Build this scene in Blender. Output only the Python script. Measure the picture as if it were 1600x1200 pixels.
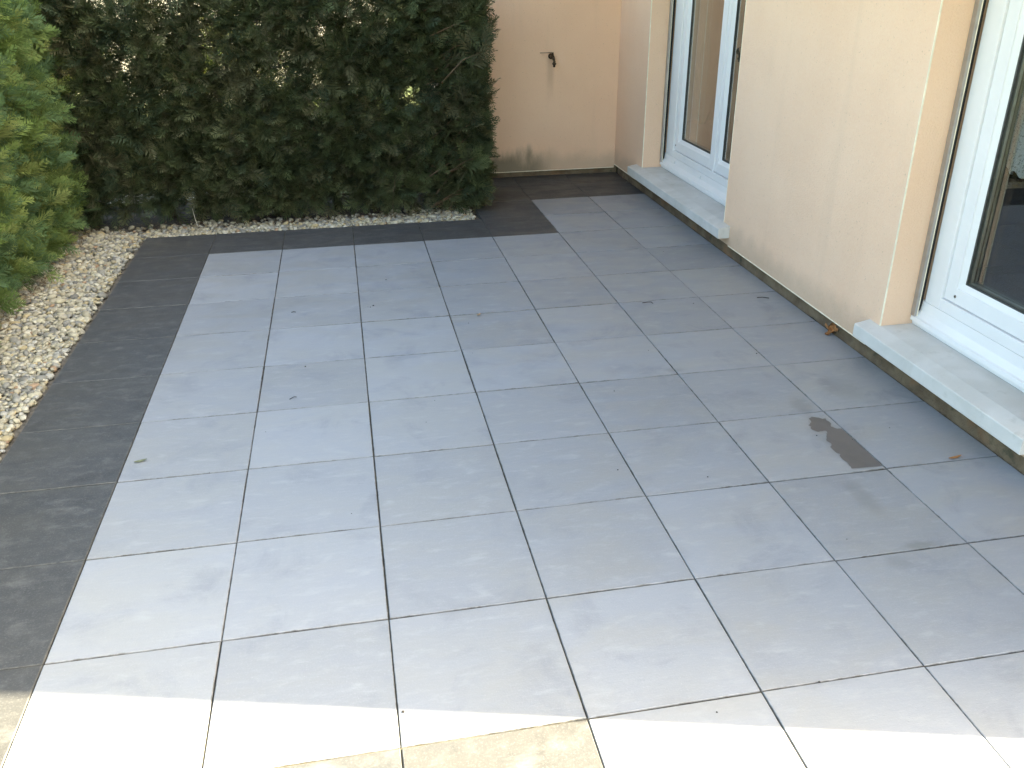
import bpy, bmesh, math, random
import numpy as np
from mathutils import Vector, Matrix, noise

# ------------------------------------------------------------------ reset
for o in list(bpy.data.objects):
    bpy.data.objects.remove(o)
scene = bpy.context.scene
col = scene.collection
random.seed(7)
rng = np.random.default_rng(11)
R = math.radians

# ------------------------------------------------------------------ camera
cam_d = bpy.data.cameras.new('camera')
cam_d.sensor_fit = 'HORIZONTAL'
cam_d.sensor_width = 36.0
cam_d.lens = 1366.65 / 1600 * 36
cam_d.clip_end = 2000
cam = bpy.data.objects.new('camera', cam_d)
col.objects.link(cam)
CAM = Vector((0.993, -6.153, 1.839))
cam.matrix_world = (Matrix.Translation(CAM) @ Matrix.Rotation(-0.184002, 4, 'Z')
                    @ Matrix.Rotation(1.116846, 4, 'X') @ Matrix.Rotation(-0.007677, 4, 'Z'))
scene.camera = cam

# ------------------------------------------------------------------ sky, sun, exposure
SUN_EL = R(40)
SUN_H = Vector((0.9690, -0.2473, 0)).normalized()      # the house corner throws its shadow along this line
sun_vec = (SUN_H * math.cos(SUN_EL) + Vector((0, 0, math.sin(SUN_EL)))).normalized()
world = bpy.data.worlds.new('World')
scene.world = world
world.use_nodes = True
wn = world.node_tree.nodes
wl = world.node_tree.links
wn.clear()
sky = wn.new('ShaderNodeTexSky')
sky.sky_type = 'NISHITA'
sky.sun_disc = False
sky.sun_elevation = SUN_EL
sky.sun_rotation = math.atan2(SUN_H.x, SUN_H.y)
sky.air_density = 1.0
sky.dust_density = 3.0
sky.ozone_density = 1.0
bg = wn.new('ShaderNodeBackground')
bg.inputs['Strength'].default_value = 0.12
wo = wn.new('ShaderNodeOutputWorld')
wl.new(sky.outputs[0], bg.inputs[0])
wl.new(bg.outputs[0], wo.inputs[0])

sd = bpy.data.lights.new('sun', 'SUN')
sd.energy = 5.0
sd.angle = R(0.53)
sd.color = (1.0, 0.94, 0.84)
sun = bpy.data.objects.new('sun', sd)
sun.rotation_euler = sun_vec.to_track_quat('Z', 'Y').to_euler()
sun.location = (20, -5, 20)
col.objects.link(sun)

vs = scene.view_settings
vs.view_transform = 'Standard'
vs.look = 'None'
vs.gamma = 1.0
vs.use_curve_mapping = False
vs.exposure = 3.32
vs.use_white_balance = True
vs.white_balance_temperature = 8000
vs.white_balance_tint = 2
scene.cycles.max_bounces = 8
scene.cycles.transparent_max_bounces = 12


# ------------------------------------------------------------------ material helpers
def new_mat(name):
    m = bpy.data.materials.new(name)
    m.use_nodes = True
    nt = m.node_tree
    nt.nodes.clear()
    out = nt.nodes.new('ShaderNodeOutputMaterial')
    b = nt.nodes.new('ShaderNodeBsdfPrincipled')
    nt.links.new(b.outputs[0], out.inputs[0])
    return m, nt, b, out


class NT:
    """tiny wrapper that makes node graphs short to write"""
    def __init__(self, nt):
        self.nt = nt

    def n(self, t, **kw):
        nd = self.nt.nodes.new('ShaderNode' + t)
        for k, v in kw.items():
            setattr(nd, k, v)
        return nd

    def l(self, a, b):
        self.nt.links.new(a, b)

    def pos(self):
        return self.n('NewGeometry').outputs['Position']

    def noise(self, vec, scale, detail=4, rough=0.55, dist=0.0):
        nd = self.n('TexNoise')
        nd.inputs['Scale'].default_value = scale
        nd.inputs['Detail'].default_value = detail
        nd.inputs['Roughness'].default_value = rough
        nd.inputs['Distortion'].default_value = dist
        self.l(vec, nd.inputs['Vector'])
        return nd.outputs['Fac']

    def ramp(self, fac, p0, p1, c0=0.0, c1=1.0):
        nd = self.n('MapRange')
        nd.interpolation_type = 'SMOOTHSTEP'
        nd.inputs['From Min'].default_value = p0
        nd.inputs['From Max'].default_value = p1
        nd.inputs['To Min'].default_value = c0
        nd.inputs['To Max'].default_value = c1
        self.l(fac, nd.inputs['Value'])
        return nd.outputs['Result']

    def mix(self, fac, a, b, mode='MIX'):
        nd = self.n('Mix', data_type='RGBA', blend_type=mode)
        for s, v in ((nd.inputs[0], fac), (nd.inputs[6], a), (nd.inputs[7], b)):
            if hasattr(v, 'links') or hasattr(v, 'is_linked'):
                self.l(v, s)
            elif isinstance(v, (int, float)):
                s.default_value = v
            else:
                s.default_value = (*v, 1)
        return nd.outputs[2]

    def math(self, op, a, b=None, clamp=False):
        nd = self.n('Math', operation=op, use_clamp=clamp)
        for s, v in ((nd.inputs[0], a), (nd.inputs[1], b)):
            if v is None:
                continue
            if hasattr(v, 'is_linked'):
                self.l(v, s)
            else:
                s.default_value = v
        return nd.outputs[0]

    def vmath(self, op, a, b):
        nd = self.n('VectorMath', operation=op)
        for s, v in ((nd.inputs[0], a), (nd.inputs[1], b)):
            if hasattr(v, 'is_linked'):
                self.l(v, s)
            else:
                s.default_value = v
        return nd.outputs[0]

    def bump(self, h, strength, dist):
        nd = self.n('Bump')
        nd.inputs['Strength'].default_value = strength
        nd.inputs['Distance'].default_value = dist
        self.l(h, nd.inputs['Height'])
        return nd.outputs[0]

    def xyz(self, v):
        nd = self.n('SeparateXYZ')
        self.l(v, nd.inputs[0])
        return nd.outputs


def simple(name, c, rough=0.6, metal=0.0, var=0.12, scale=20, bump=0.0, spec=0.5):
    m, nt, b, _ = new_mat(name)
    g = NT(nt)
    p = g.pos()
    f = g.noise(p, scale, 5)
    lo = tuple(max(0, x * (1 - var)) for x in c)
    hi = tuple(min(1, x * (1 + var)) for x in c)
    nt.links.new(g.mix(g.ramp(f, .3, .7), lo, hi), b.inputs['Base Color'])
    b.inputs['Roughness'].default_value = rough
    b.inputs['Metallic'].default_value = metal
    b.inputs['Specular IOR Level'].default_value = spec
    if bump:
        nt.links.new(g.bump(g.noise(p, scale * 6, 3), bump, 0.004), b.inputs['Normal'])
    return m


def tile_mat(name, base, warm, cool, deep, pale, rough, blot, grain, dirt_lip, stretch, edge):
    """cast slab: cloudy tint, drawn-out streaks, blotches, grain, grime along the joints, painted lip light on dark slabs"""
    m, nt, b, _ = new_mat(name)
    g = NT(nt)
    oi = g.n('ObjectInfo')
    comb = g.n('CombineXYZ')
    g.l(g.math('MULTIPLY', oi.outputs['Random'], 37.0), comb.inputs[0])
    g.l(g.math('MULTIPLY', oi.outputs['Random'], 91.0), comb.inputs[1])
    world_p = g.pos()
    p = g.vmath('ADD', world_p, comb.outputs[0])
    st = g.n('Mapping')
    st.inputs['Scale'].default_value = (1.0, 2.4, 1.0)
    g.l(p, st.inputs[0])
    fine = g.n('Mapping')
    fine.inputs['Scale'].default_value = (1.0, stretch, 1.0)
    fine.inputs['Rotation'].default_value = (0, 0, .12)
    g.l(p, fine.inputs[0])
    # each slab leans a little to the warm or the cool side
    cloud = g.noise(st.outputs[0], 2.6, 4, .55, .5)
    lean = g.math('ADD', cloud, g.ramp(oi.outputs['Random'], 0, 1, -.06, .06))
    c = g.mix(g.ramp(lean, .30, .70), warm, cool)
    c = g.mix(.35, c, base)
    tone = g.ramp(g.math('FRACT', g.math('MULTIPLY', oi.outputs['Random'], 7.13)), 0, 1, .915, 1.07)
    tn = g.n('CombineXYZ')
    for i in range(3):
        g.l(tone, tn.inputs[i])
    c = g.mix(1.0, c, tn.outputs[0], 'MULTIPLY')
    c = g.mix(g.ramp(g.noise(p, 4.3, 5, .6, .6), .50, .74, 0, blot), c, deep)
    c = g.mix(g.ramp(g.noise(st.outputs[0], 7.5, 5, .62, .3), .52, .76, 0, blot * .8), c, pale)
    c = g.mix(g.ramp(g.noise(fine.outputs[0], 16, 5, .7), .48, .74, 0, grain), c, pale)
    c = g.mix(g.ramp(g.noise(fine.outputs[0], 23, 5, .7), .52, .78, 0, grain), c, deep)
    c = g.mix(g.ramp(g.noise(p, 150, 3, .7), .50, .75, 0, grain * 1.3), c, pale)
    c = g.mix(g.ramp(g.noise(p, 240, 2, .5), .71, .76, 0, .3), c, (.55, .55, .53))
    if dirt_lip > .6:
        for (cx, cy, rx, ry, k_) in ((2.80, -3.66, .05, .14, .30), (2.83, -3.98, .07, .03, .45), (2.70, -4.05, .05, .04, .22),
                                     (2.93, -2.93, .055, .10, .32), (2.50, -2.45, .06, .03, .30), (3.2, -2.8, .10, .14, .25),
                                     (2.92, -3.27, .085, .26, .38)):
            q = g.n('Mapping', vector_type='TEXTURE')
            q.inputs['Location'].default_value = (cx, cy, 0)
            q.inputs['Scale'].default_value = (rx, ry, 1)
            g.l(world_p, q.inputs[0])
            ln = g.n('VectorMath', operation='LENGTH')
            g.l(q.outputs[0], ln.inputs[0])
            r_ = g.math('ADD', ln.outputs['Value'], g.math('MULTIPLY', g.noise(world_p, 18, 4, .6), .9))
            c = g.mix(g.ramp(r_, 1.65, .75, 0, k_), c, (.135, .135, .118))
    # uneven joint grime on light slabs; on dark ones, lip highlights painted pale
    tc = g.n('TexCoord')
    gx, gy, _z = g.xyz(tc.outputs['Generated'])
    ex = g.math('MINIMUM', gx, g.math('SUBTRACT', 1.0, gx))
    ey = g.math('MINIMUM', gy, g.math('SUBTRACT', 1.0, gy))
    e = g.math('MINIMUM', ex, ey)
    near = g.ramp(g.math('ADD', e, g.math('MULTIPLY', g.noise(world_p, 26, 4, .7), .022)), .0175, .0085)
    c = g.mix(g.math('MULTIPLY', near, g.ramp(g.noise(world_p, 5, 4, .6), .36, .60, .15, dirt_lip)), c, edge)
    wide = g.ramp(g.math('ADD', e, g.math('MULTIPLY', g.noise(world_p, 7, 4, .6), .16)), .13, .03)
    c = g.mix(g.math('MULTIPLY', wide, .22), c, tuple(x * .8 for x in warm))
    g.l(c, b.inputs['Base Color'])
    g.l(g.ramp(cloud, .3, .7, rough - .08, rough + .10), b.inputs['Roughness'])
    b.inputs['Specular IOR Level'].default_value = .45
    h = g.math('ADD', g.math('MULTIPLY', g.noise(fine.outputs[0], 30, 5, .68), .6),
               g.math('MULTIPLY', g.noise(p, 190, 3, .6), .4))
    g.l(g.bump(h, .34, .004), b.inputs['Normal'])
    return m


M_light = tile_mat('light_tile', (.268, .274, .286), (.270, .269, .260), (.256, .270, .294), (.190, .201, .223), (.342, .346, .353),
                   .50, .66, .24, .90, 4.0, (.045, .038, .026))
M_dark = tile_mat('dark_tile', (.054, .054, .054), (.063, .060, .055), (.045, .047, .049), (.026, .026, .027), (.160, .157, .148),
                  .58, .50, .34, .60, 1.15, (.20, .195, .18))  # last colour paints the light caught on the slab lips


def joint_mat():
    m, nt, b, _ = new_mat('joint_sand')
    g = NT(nt)
    p = g.pos()
    c = g.mix(g.ramp(g.noise(p, 9, 4), .4, .65), (.030, .028, .024), (.085, .072, .045))
    c = g.mix(g.ramp(g.noise(p, 4, 3), .62, .72, 0, .8), c, (.11, .095, .03))
    g.l(c, b.inputs['Base Color'])
    b.inputs['Roughness'].default_value = .95
    return m


M_joint = joint_mat()


def render_mat():
    """peach through-coloured render with its mould patch and rust run"""
    m, nt, b, _ = new_mat('peach_render')
    g = NT(nt)
    p = g.pos()
    x, y, z = g.xyz(p)
    c = g.mix(g.ramp(g.noise(p, 1.4, 4, .5), .3, .7), (.81, .545, .385), (.85, .59, .425))
    c = g.mix(g.ramp(g.noise(p, 120, 3, .6), .35, .7, 0, .25), c, (.88, .69, .52))
    pit = g.ramp(g.noise(p, 95, 2, .5), .68, .74, 0, .36)
    c = g.mix(pit, c, (.33, .24, .17))
    runs = g.n('Mapping')
    runs.inputs['Scale'].default_value = (3.0, 3.0, .22)
    g.l(p, runs.inputs[0])
    c = g.mix(g.ramp(g.noise(runs.outputs[0], 2.4, 5, .6), .52, .78, 0, .11), c, (.50, .37, .27))
    # mould at the foot of the wall beyond the hedge
    onback = g.ramp(y, 1.80, 1.84)
    mx = g.math('MULTIPLY', g.ramp(x, 2.20, 2.34), g.ramp(x, 2.95, 2.66))
    st = g.n('Mapping')
    st.inputs['Scale'].default_value = (1.0, 1.0, .35)
    g.l(p, st.inputs[0])
    streak = g.noise(st.outputs[0], 9, 5, .6)
    mz = g.ramp(g.math('SUBTRACT', z, g.math('MULTIPLY', streak, .34)), .12, -.06)
    mould = g.math('MULTIPLY', g.math('MULTIPLY', mx, mz), onback)
    c = g.mix(g.math('MULTIPLY', mould, .90), c, (.16, .145, .10))
    # rust / damp run under the tap
    rx = g.math('MULTIPLY', g.ramp(x, 2.80, 2.845), g.ramp(x, 2.90, 2.86))
    rz = g.math('MULTIPLY', g.ramp(z, .62, .92), g.ramp(z, 1.06, 1.02))
    rust = g.math('MULTIPLY', g.math('MULTIPLY', rx, rz), g.ramp(streak, .3, .6, .10, .30))
    c = g.mix(g.math('MULTIPLY', rust, onback), c, (.36, .21, .12))
    # splash-back dirt near the ground on the long wall
    dz = g.ramp(g.math('SUBTRACT', z, g.math('MULTIPLY', g.noise(p, 5, 5), .22)), .16, -.02, 0, .40)
    c = g.mix(dz, c, (.33, .27, .20))
    g.l(c, b.inputs['Base Color'])
    b.inputs['Roughness'].default_value = .92
    b.inputs['Specular IOR Level'].default_value = .2
    h = g.math('ADD', g.math('MULTIPLY', g.noise(p, 110, 4, .65), .7), g.math('MULTIPLY', g.noise(p, 30, 3), .3))
    g.l(g.bump(h, .75, .007), b.inputs['Normal'])
    return m


M_render = render_mat()


def plinth_mat():
    m, nt, b, _ = new_mat('plinth_concrete')
    g = NT(nt)
    p = g.pos()
    c = g.mix(g.ramp(g.noise(p, 6, 5, .6), .35, .65), (.12, .082, .050), (.20, .150, .095))
    c = g.mix(g.ramp(g.noise(p, 3.1, 3, .6), .55, .66, 0, .8), c, (.24, .13, .065))
    c = g.mix(g.ramp(g.noise(p, 14, 4), .58, .72, 0, .7), c, (.055, .06, .035))
    g.l(c, b.inputs['Base Color'])
    b.inputs['Roughness'].default_value = .95
    g.l(g.bump(g.noise(p, 24, 6, .7), .8, .02), b.inputs['Normal'])
    return m


M_plinth = plinth_mat()


def sill_mat():
    m, nt, b, _ = new_mat('cast_stone_sill')
    g = NT(nt)
    p = g.pos()
    c = g.mix(g.ramp(g.noise(p, 3.2, 5, .55, .5), .3, .7), (.535, .53, .50), (.65, .645, .625))
    c = g.mix(g.ramp(g.noise(p, 11, 5, .6), .58, .75, 0, .32), c, (.32, .32, .28))
    c = g.mix(g.ramp(g.noise(p, 180, 2), .66, .74, 0, .3), c, (.25, .25, .23))
    g.l(c, b.inputs['Base Color'])
    b.inputs['Roughness'].default_value = .72
    g.l(g.bump(g.noise(p, 60, 5), .2, .003), b.inputs['Normal'])
    return m


M_sill = sill_mat()
M_pvc = simple('white_pvc', (.78, .79, .80), .32, var=.02, scale=4)
M_bead = simple('white_bead', (.86, .78, .62), .6, var=.1)
M_alu = simple('aluminium', (.42, .40, .38), .45, .7, var=.08)
M_black = simple('flat_black', (.012, .013, .013), .7, var=.2)
M_gasket = simple('gasket', (.055, .058, .055), .55, var=.1)
M_spacer = simple('spacer', (.30, .30, .27), .35, .6, var=.1)
M_steel = simple('screw_steel', (.35, .33, .30), .4, .8)
M_brass = simple('tarnished_brass', (.075, .055, .035), .42, .75, var=.35, scale=60)
M_roof = simple('roof_tile', (.25, .10, .06), .85, var=.25, scale=6, bump=.3)
M_room = simple('room_wall', (.17, .115, .07), .9, var=.08, scale=2)
M_roomfloor = simple('room_floor', (.10, .06, .035), .5, var=.2, scale=5)
M_wood = simple('furniture_wood', (.16, .085, .04), .5, var=.3, scale=9)
M_terra = simple('terracotta', (.48, .16, .075), .8, var=.12)
M_bark = simple('bark', (.075, .052, .035), .95, var=.4, scale=25, bump=.6)
M_twig = simple('twig', (.13, .085, .05), .9, var=.4, scale=40)
M_soil = simple('soil', (.030, .022, .015), .98, var=.5, scale=18, bump=.8)
M_deadleaf = simple('dead_leaf', (.33, .15, .055), .75, var=.35, scale=60)
M_paleleaf = simple('pale_leaf', (.27, .18, .11), .8, var=.3, scale=60)
M_greyleaf = simple('withered_leaf', (.14, .15, .085), .75, var=.3, scale=60)
M_crumb = simple('soil_crumb', (.018, .015, .014), .9, var=.4, scale=80)
M_concrete = simple('pale_concrete', (.27, .26, .21), .9, var=.2, scale=5, bump=.2)
M_cream = simple('cream_wall', (.62, .58, .48), .9, var=.08, scale=3)


def lawn_mat():
    m, nt, b, _ = new_mat('lawn')
    g = NT(nt)
    p = g.pos()
    c = g.mix(g.ramp(g.noise(p, 1.1, 6, .6), .3, .7), (.055, .085, .022), (.11, .125, .035))
    c = g.mix(g.ramp(g.noise(p, 40, 4, .7), .4, .7, 0, .6), c, (.03, .05, .012))
    g.l(c, b.inputs['Base Color'])
    b.inputs['Roughness'].default_value = .95
    g.l(g.bump(g.noise(p, 60, 4), .8, .03), b.inputs['Normal'])
    return m


M_lawn = lawn_mat()


def foliage_mat(name):
    m, nt, b, out = new_mat(name)
    g = NT(nt)
    at = g.n('Attribute', attribute_name='tint')
    g.l(at.outputs['Color'], b.inputs['Base Color'])
    b.inputs['Roughness'].default_value = .62
    b.inputs['Specular IOR Level'].default_value = .28
    tr = g.n('BsdfTranslucent')
    g.l(at.outputs['Color'], tr.inputs[0])
    mx = g.n('MixShader')
    mx.inputs[0].default_value = .34
    g.l(b.outputs[0], mx.inputs[1])
    g.l(tr.outputs[0], mx.inputs[2])
    g.l(mx.outputs[0], out.inputs[0])
    return m


M_leaf = foliage_mat('conifer_foliage')


def pebble_mat():
    m, nt, b, _ = new_mat('pebble')
    g = NT(nt)
    at = g.n('Attribute', attribute_name='tint')
    p = g.pos()
    c = g.mix(g.ramp(g.noise(p, 90, 4), .3, .7, 0, .35), at.outputs['Color'], (.20, .17, .12))
    g.l(c, b.inputs['Base Color'])
    b.inputs['Roughness'].default_value = .6
    return m


M_pebble = pebble_mat()


def glass_mat():
    m, nt, b, out = new_mat('window_glass')
    g = NT(nt)
    nt.nodes.remove(b)
    tr = g.n('BsdfTransparent')
    tr.inputs[0].default_value = (.92, .935, .92, 1)
    gl = g.n('BsdfGlossy')
    gl.inputs['Roughness'].default_value = .0
    fr = g.n('Fresnel')
    fr.inputs[0].default_value = 1.52
    mx = g.n('MixShader')
    g.l(g.math('MULTIPLY', fr.outputs[0], .45, True), mx.inputs[0])
    g.l(tr.outputs[0], mx.inputs[1])
    g.l(gl.outputs[0], mx.inputs[2])
    g.l(mx.outputs[0], out.inputs[0])
    return m


M_glass = glass_mat()


def lace_mat():
    m, nt, b, out = new_mat('lace')
    g = NT(nt)
    b.inputs['Base Color'].default_value = (.84, .86, .88, 1)
    b.inputs['Roughness'].default_value = .9
    tl = g.n('BsdfTranslucent')
    tl.inputs[0].default_value = (.7, .73, .76, 1)
    m1 = g.n('MixShader')
    m1.inputs[0].default_value = .35
    g.l(b.outputs[0], m1.inputs[1])
    g.l(tl.outputs[0], m1.inputs[2])
    vor = g.n('TexVoronoi')
    vor.inputs['Scale'].default_value = 85
    g.l(g.pos(), vor.inputs['Vector'])
    hole = g.ramp(vor.outputs['Distance'], .40, .26, .06, .45)
    tp = g.n('BsdfTransparent')
    m2 = g.n('MixShader')
    g.l(hole, m2.inputs[0])
    g.l(m1.outputs[0], m2.inputs[1])
    g.l(tp.outputs[0], m2.inputs[2])
    g.l(m2.outputs[0], out.inputs[0])
    return m


M_lace = lace_mat()


def damp_mat():
    m, nt, b, _ = new_mat('damp_slab')
    g = NT(nt)
    p = g.pos()
    c = g.mix(g.ramp(g.noise(p, 9, 4), .3, .7), (.085, .082, .082), (.108, .102, .100))
    g.l(c, b.inputs['Base Color'])
    b.inputs['Roughness'].default_value = .34
    g.l(g.bump(g.noise(p, 170, 3), .12, .002), b.inputs['Normal'])
    return m


M_damp = damp_mat()


# ------------------------------------------------------------------ object helpers
class MB:
    def __init__(self):
        self.v, self.f = [], []

    def quad(self, *pts):
        n = len(self.v)
        self.v += [tuple(p) for p in pts]
        self.f.append(tuple(range(n, n + len(pts))))
        return self

    def box(self, x0, x1, y0, y1, z0, z1, bev=0.0):
        if bev <= 0:
            n = len(self.v)
            self.v += [(x, y, z) for z in (z0, z1) for y in (y0, y1) for x in (x0, x1)]
            for q in ((0, 2, 3, 1), (4, 5, 7, 6), (0, 1, 5, 4), (2, 6, 7, 3), (0, 4, 6, 2), (1, 3, 7, 5)):
                self.f.append(tuple(n + i for i in q))
            return self
        bm = bmesh.new()
        bmesh.ops.create_cube(bm, size=1)
        for v in bm.verts:
            v.co = Vector(((x0 + x1) / 2 + v.co.x * (x1 - x0), (y0 + y1) / 2 + v.co.y * (y1 - y0),
                           (z0 + z1) / 2 + v.co.z * (z1 - z0)))
        bmesh.ops.bevel(bm, geom=list(bm.edges), offset=bev, segments=2, affect='EDGES', profile=.5)
        n = len(self.v)
        bm.verts.index_update()
        self.v += [tuple(v.co) for v in bm.verts]
        self.f += [tuple(n + v.index for v in f.verts) for f in bm.faces]
        bm.free()
        return self

    def tube(self, pts, rad, seg=8, cap=True):
        pts = [Vector(p) for p in pts]
        if not hasattr(rad, '__len__'):
            rad = [rad] * len(pts)
        n0 = len(self.v)
        for i, p in enumerate(pts):
            d = (pts[min(i + 1, len(pts) - 1)] - pts[max(i - 1, 0)]).normalized()
            up = Vector((0, 0, 1)) if abs(d.z) < .9 else Vector((1, 0, 0))
            a = d.cross(up).normalized()
            b = d.cross(a).normalized()
            for k in range(seg):
                t = 2 * math.pi * k / seg
                self.v.append(tuple(p + (a * math.cos(t) + b * math.sin(t)) * rad[i]))
        for i in range(len(pts) - 1):
            for k in range(seg):
                a0 = n0 + i * seg + k
                a1 = n0 + i * seg + (k + 1) % seg
                self.f.append((a0, a1, a1 + seg, a0 + seg))
        if cap:
            self.f.append(tuple(n0 + k for k in reversed(range(seg))))
            self.f.append(tuple(n0 + (len(pts) - 1) * seg + k for k in range(seg)))
        return self

    def mesh(self, name, mat, smooth=False):
        me = bpy.data.meshes.new(name)
        me.from_pydata(self.v, [], self.f)
        me.update()
        bm = bmesh.new()
        bm.from_mesh(me)
        bmesh.ops.recalc_face_normals(bm, faces=bm.faces)
        bm.to_mesh(me)
        bm.free()
        if smooth:
            for pl in me.polygons:
                pl.use_smooth = True
        me.materials.append(mat)
        return me

    def build(self, name, mat, parent=None, smooth=False):
        return link(name, self.mesh(name, mat, smooth), parent)


def link(name, me, parent=None):
    o = bpy.data.objects.new(name, me)
    col.objects.link(o)
    if parent is not None:
        o.parent = parent
    return o


def empty(name, loc=(0, 0, 0)):
    o = bpy.data.objects.new(name, None)
    o.empty_display_size = .1
    o.location = loc
    col.objects.link(o)
    return o


def tag(o, label, cat, group=None):
    o['label'] = label
    o['category'] = cat
    if group:
        o['group'] = group
    return o


# ------------------------------------------------------------------ ground
lawn = MB().quad((-300, -300, -.07), (300, -300, -.07), (300, 300, -.07), (-300, 300, -.07)).build('lawn', M_lawn)
lawn['kind'] = 'structure'
# dark earth under the hedges
mb = MB()
N = 28
for (x0, x1, y0, y1) in ((-2.2, -.88, -8.0, .78), (-2.2, 2.02, .78, 1.62)):
    nx, ny = max(2, int((x1 - x0) / .08)), max(2, int((y1 - y0) / .08))
    base = len(mb.v)
    for j in range(ny + 1):
        for i in range(nx + 1):
            x = x0 + (x1 - x0) * i / nx
            y = y0 + (y1 - y0) * j / ny
            mb.v.append((x, y, -.035 + .03 * noise.noise(Vector((x * 5, y * 5, 1.3))) + .02 * noise.noise(Vector((x * 17, y * 17, 5)))))
    for j in range(ny):
        for i in range(nx):
            a = base + j * (nx + 1) + i
            mb.f.append((a, a + 1, a + nx + 2, a + nx + 1))
soil = mb.build('soil_bed', M_soil, smooth=True)
soil['kind'] = 'structure'
strip = MB().box(-2.4, .6, 1.66, 1.96, -.07, -.01, .01).build('path', M_concrete)
strip['kind'] = 'structure'

# ------------------------------------------------------------------ patio: bedding with every slab its own piece
mb = MB()
for (x0, x1, y0, y1) in ((-.5, 3.53, -4.5, .0), (-.5, 2.0, 0, .5), (2.0, 3.53, 0, 1.90),
                         (-.5, 3.53, -5.0, -4.5), (1.0, 3.53, -8.0, -5.0)):
    mb.quad((x0, y0, -.007), (x1, y0, -.007), (x1, y1, -.007), (x0, y1, -.007))
patio = mb.build('patio', M_joint)
patio['kind'] = 'structure'


def tile_mesh(w, d, mat):
    bv = .0022
    v, f = [], []
    hw, hd = w / 2, d / 2
    for (a, z) in ((0, -.042), (0, -bv), (bv, 0)):
        v += [(-hw + a, -hd + a, z), (hw - a, -hd + a, z), (hw - a, hd - a, z), (-hw + a, hd - a, z)]
    for k in (0, 4):
        for i in range(4):
            f.append((k + i, k + (i + 1) % 4, k + 4 + (i + 1) % 4, k + 4 + i))
    f.append((8, 9, 10, 11))
    me = bpy.data.meshes.new('tile')
    me.from_pydata(v, [], f)
    me.update()
    me.materials.append(mat)
    return me


_tm = {}
JOINT = {0.0: .0040, .5: .0040, 1.0: .0044, 1.5: .0042, 2.0: .0040, 2.5: .0034, 3.0: .0028}   # joints close up towards the house


def tile(x0, x1, y0, y1, dark):
    jl, jr, jy = JOINT.get(round(x0, 2), .0042) / 2, JOINT.get(round(x1, 2), .0042) / 2, .0052
    w, d = round(x1 - x0 - jl - jr, 4), round(y1 - y0 - jy, 4)
    x0, x1 = x0 + jl, x1 - jr
    key = (w, d, dark)
    if key not in _tm:
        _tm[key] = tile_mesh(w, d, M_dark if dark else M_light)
    o = link('tile', _tm[key], patio)
    flat = abs((x0 + x1) / 2 - 2.75) < .02 and abs((y0 + y1) / 2 + 3.25) < .01
    r = random.uniform
    o.location = ((x0 + x1) / 2 + r(-.0007, .0007), (y0 + y1) / 2 + r(-.0007, .0007), 0 if flat else r(-.0012, .0008))
    if not flat:
        o.rotation_euler = (r(-.0022, .0022), r(-.0018, .0018), r(-.0012, .0012))
    if dark:
        o['label'] = 'charcoal border slab'
    return o


T = .5
for j in range(9):                                           # light field
    for i in range(7):
        tile(i * T, (i + 1) * T, -(j + 1) * T, -j * T, False)
for j in range(2):
    for i in range(2):
        tile(2.5 + i * T, 3.0 + i * T, j * T, (j + 1) * T, False)
for j in range(7):
    for i in range(4):
        tile(1.5 + i * T, 2.0 + i * T, -5.0 - j * T, -4.5 - j * T, False)
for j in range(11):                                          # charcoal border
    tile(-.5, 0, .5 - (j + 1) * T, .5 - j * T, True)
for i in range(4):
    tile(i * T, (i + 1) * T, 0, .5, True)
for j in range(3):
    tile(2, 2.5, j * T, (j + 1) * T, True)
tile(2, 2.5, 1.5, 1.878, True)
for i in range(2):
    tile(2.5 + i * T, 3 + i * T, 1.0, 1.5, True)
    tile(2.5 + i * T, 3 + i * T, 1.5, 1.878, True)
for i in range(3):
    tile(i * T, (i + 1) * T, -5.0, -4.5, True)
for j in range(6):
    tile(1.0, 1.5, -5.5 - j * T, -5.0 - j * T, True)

# ------------------------------------------------------------------ house
house = empty('house', (3.48, -1.5, 0))
tag(house, 'peach rendered house with white windows along the right edge of the patio', 'house')
house.location = (0, 0, 0)
XW, ZB = 3.48, .080            # outer face of the render, foot of the render
XB, YB, ZBB = 2.05, 1.85, .053  # left end, face and foot of the back wall
YC = -5.013                    # near corner of the house
H = 5.7
XF = 3.675                     # face of the window frames
OP = [(-.70, 1.05), (-3.61, -2.60)]
ZS, ZT = .192, 2.25

mb = MB()
ys = [YC, -3.61, -2.60, -.70, 1.05, YB]
zs = [ZB, ZS, ZT, H]
for i in range(5):
    for k in range(3):
        if k == 1 and i in (1, 3):
            continue
        mb.quad((XW, ys[i], zs[k]), (XW, ys[i + 1], zs[k]), (XW, ys[i + 1], zs[k + 1]), (XW, ys[i], zs[k + 1]))
for (y0, y1) in OP:
    for y in (y0, y1):
        mb.quad((XW, y, ZS), (3.76, y, ZS), (3.76, y, ZT), (XW, y, ZT))
    mb.quad((XW, y0, ZT), (XW, y1, ZT), (3.76, y1, ZT), (3.76, y0, ZT))
    mb.quad((XW, y0, ZS), (XW, y1, ZS), (3.76, y1, ZS), (3.76, y0, ZS))
mb.quad((XW, YC, ZB), (11.5, YC, ZB), (11.5, YC, H), (7.5, YC, 8.1), (XW, YC, H))       # gable end
mb.quad((11.5, YC, ZB), (11.5, YB, ZB), (11.5, YB, H), (11.5, YC, H))
mb.quad((XW, YB, 2.6), (11.5, YB, 2.6), (11.5, YB, H), (7.5, YB, 8.1), (XW, YB, H))
mb.quad((XW, YC, ZB), (XW, YB, ZB), (3.55, YB, ZB), (3.55, YC, ZB))
mb.build('wall', M_render, house)

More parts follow.
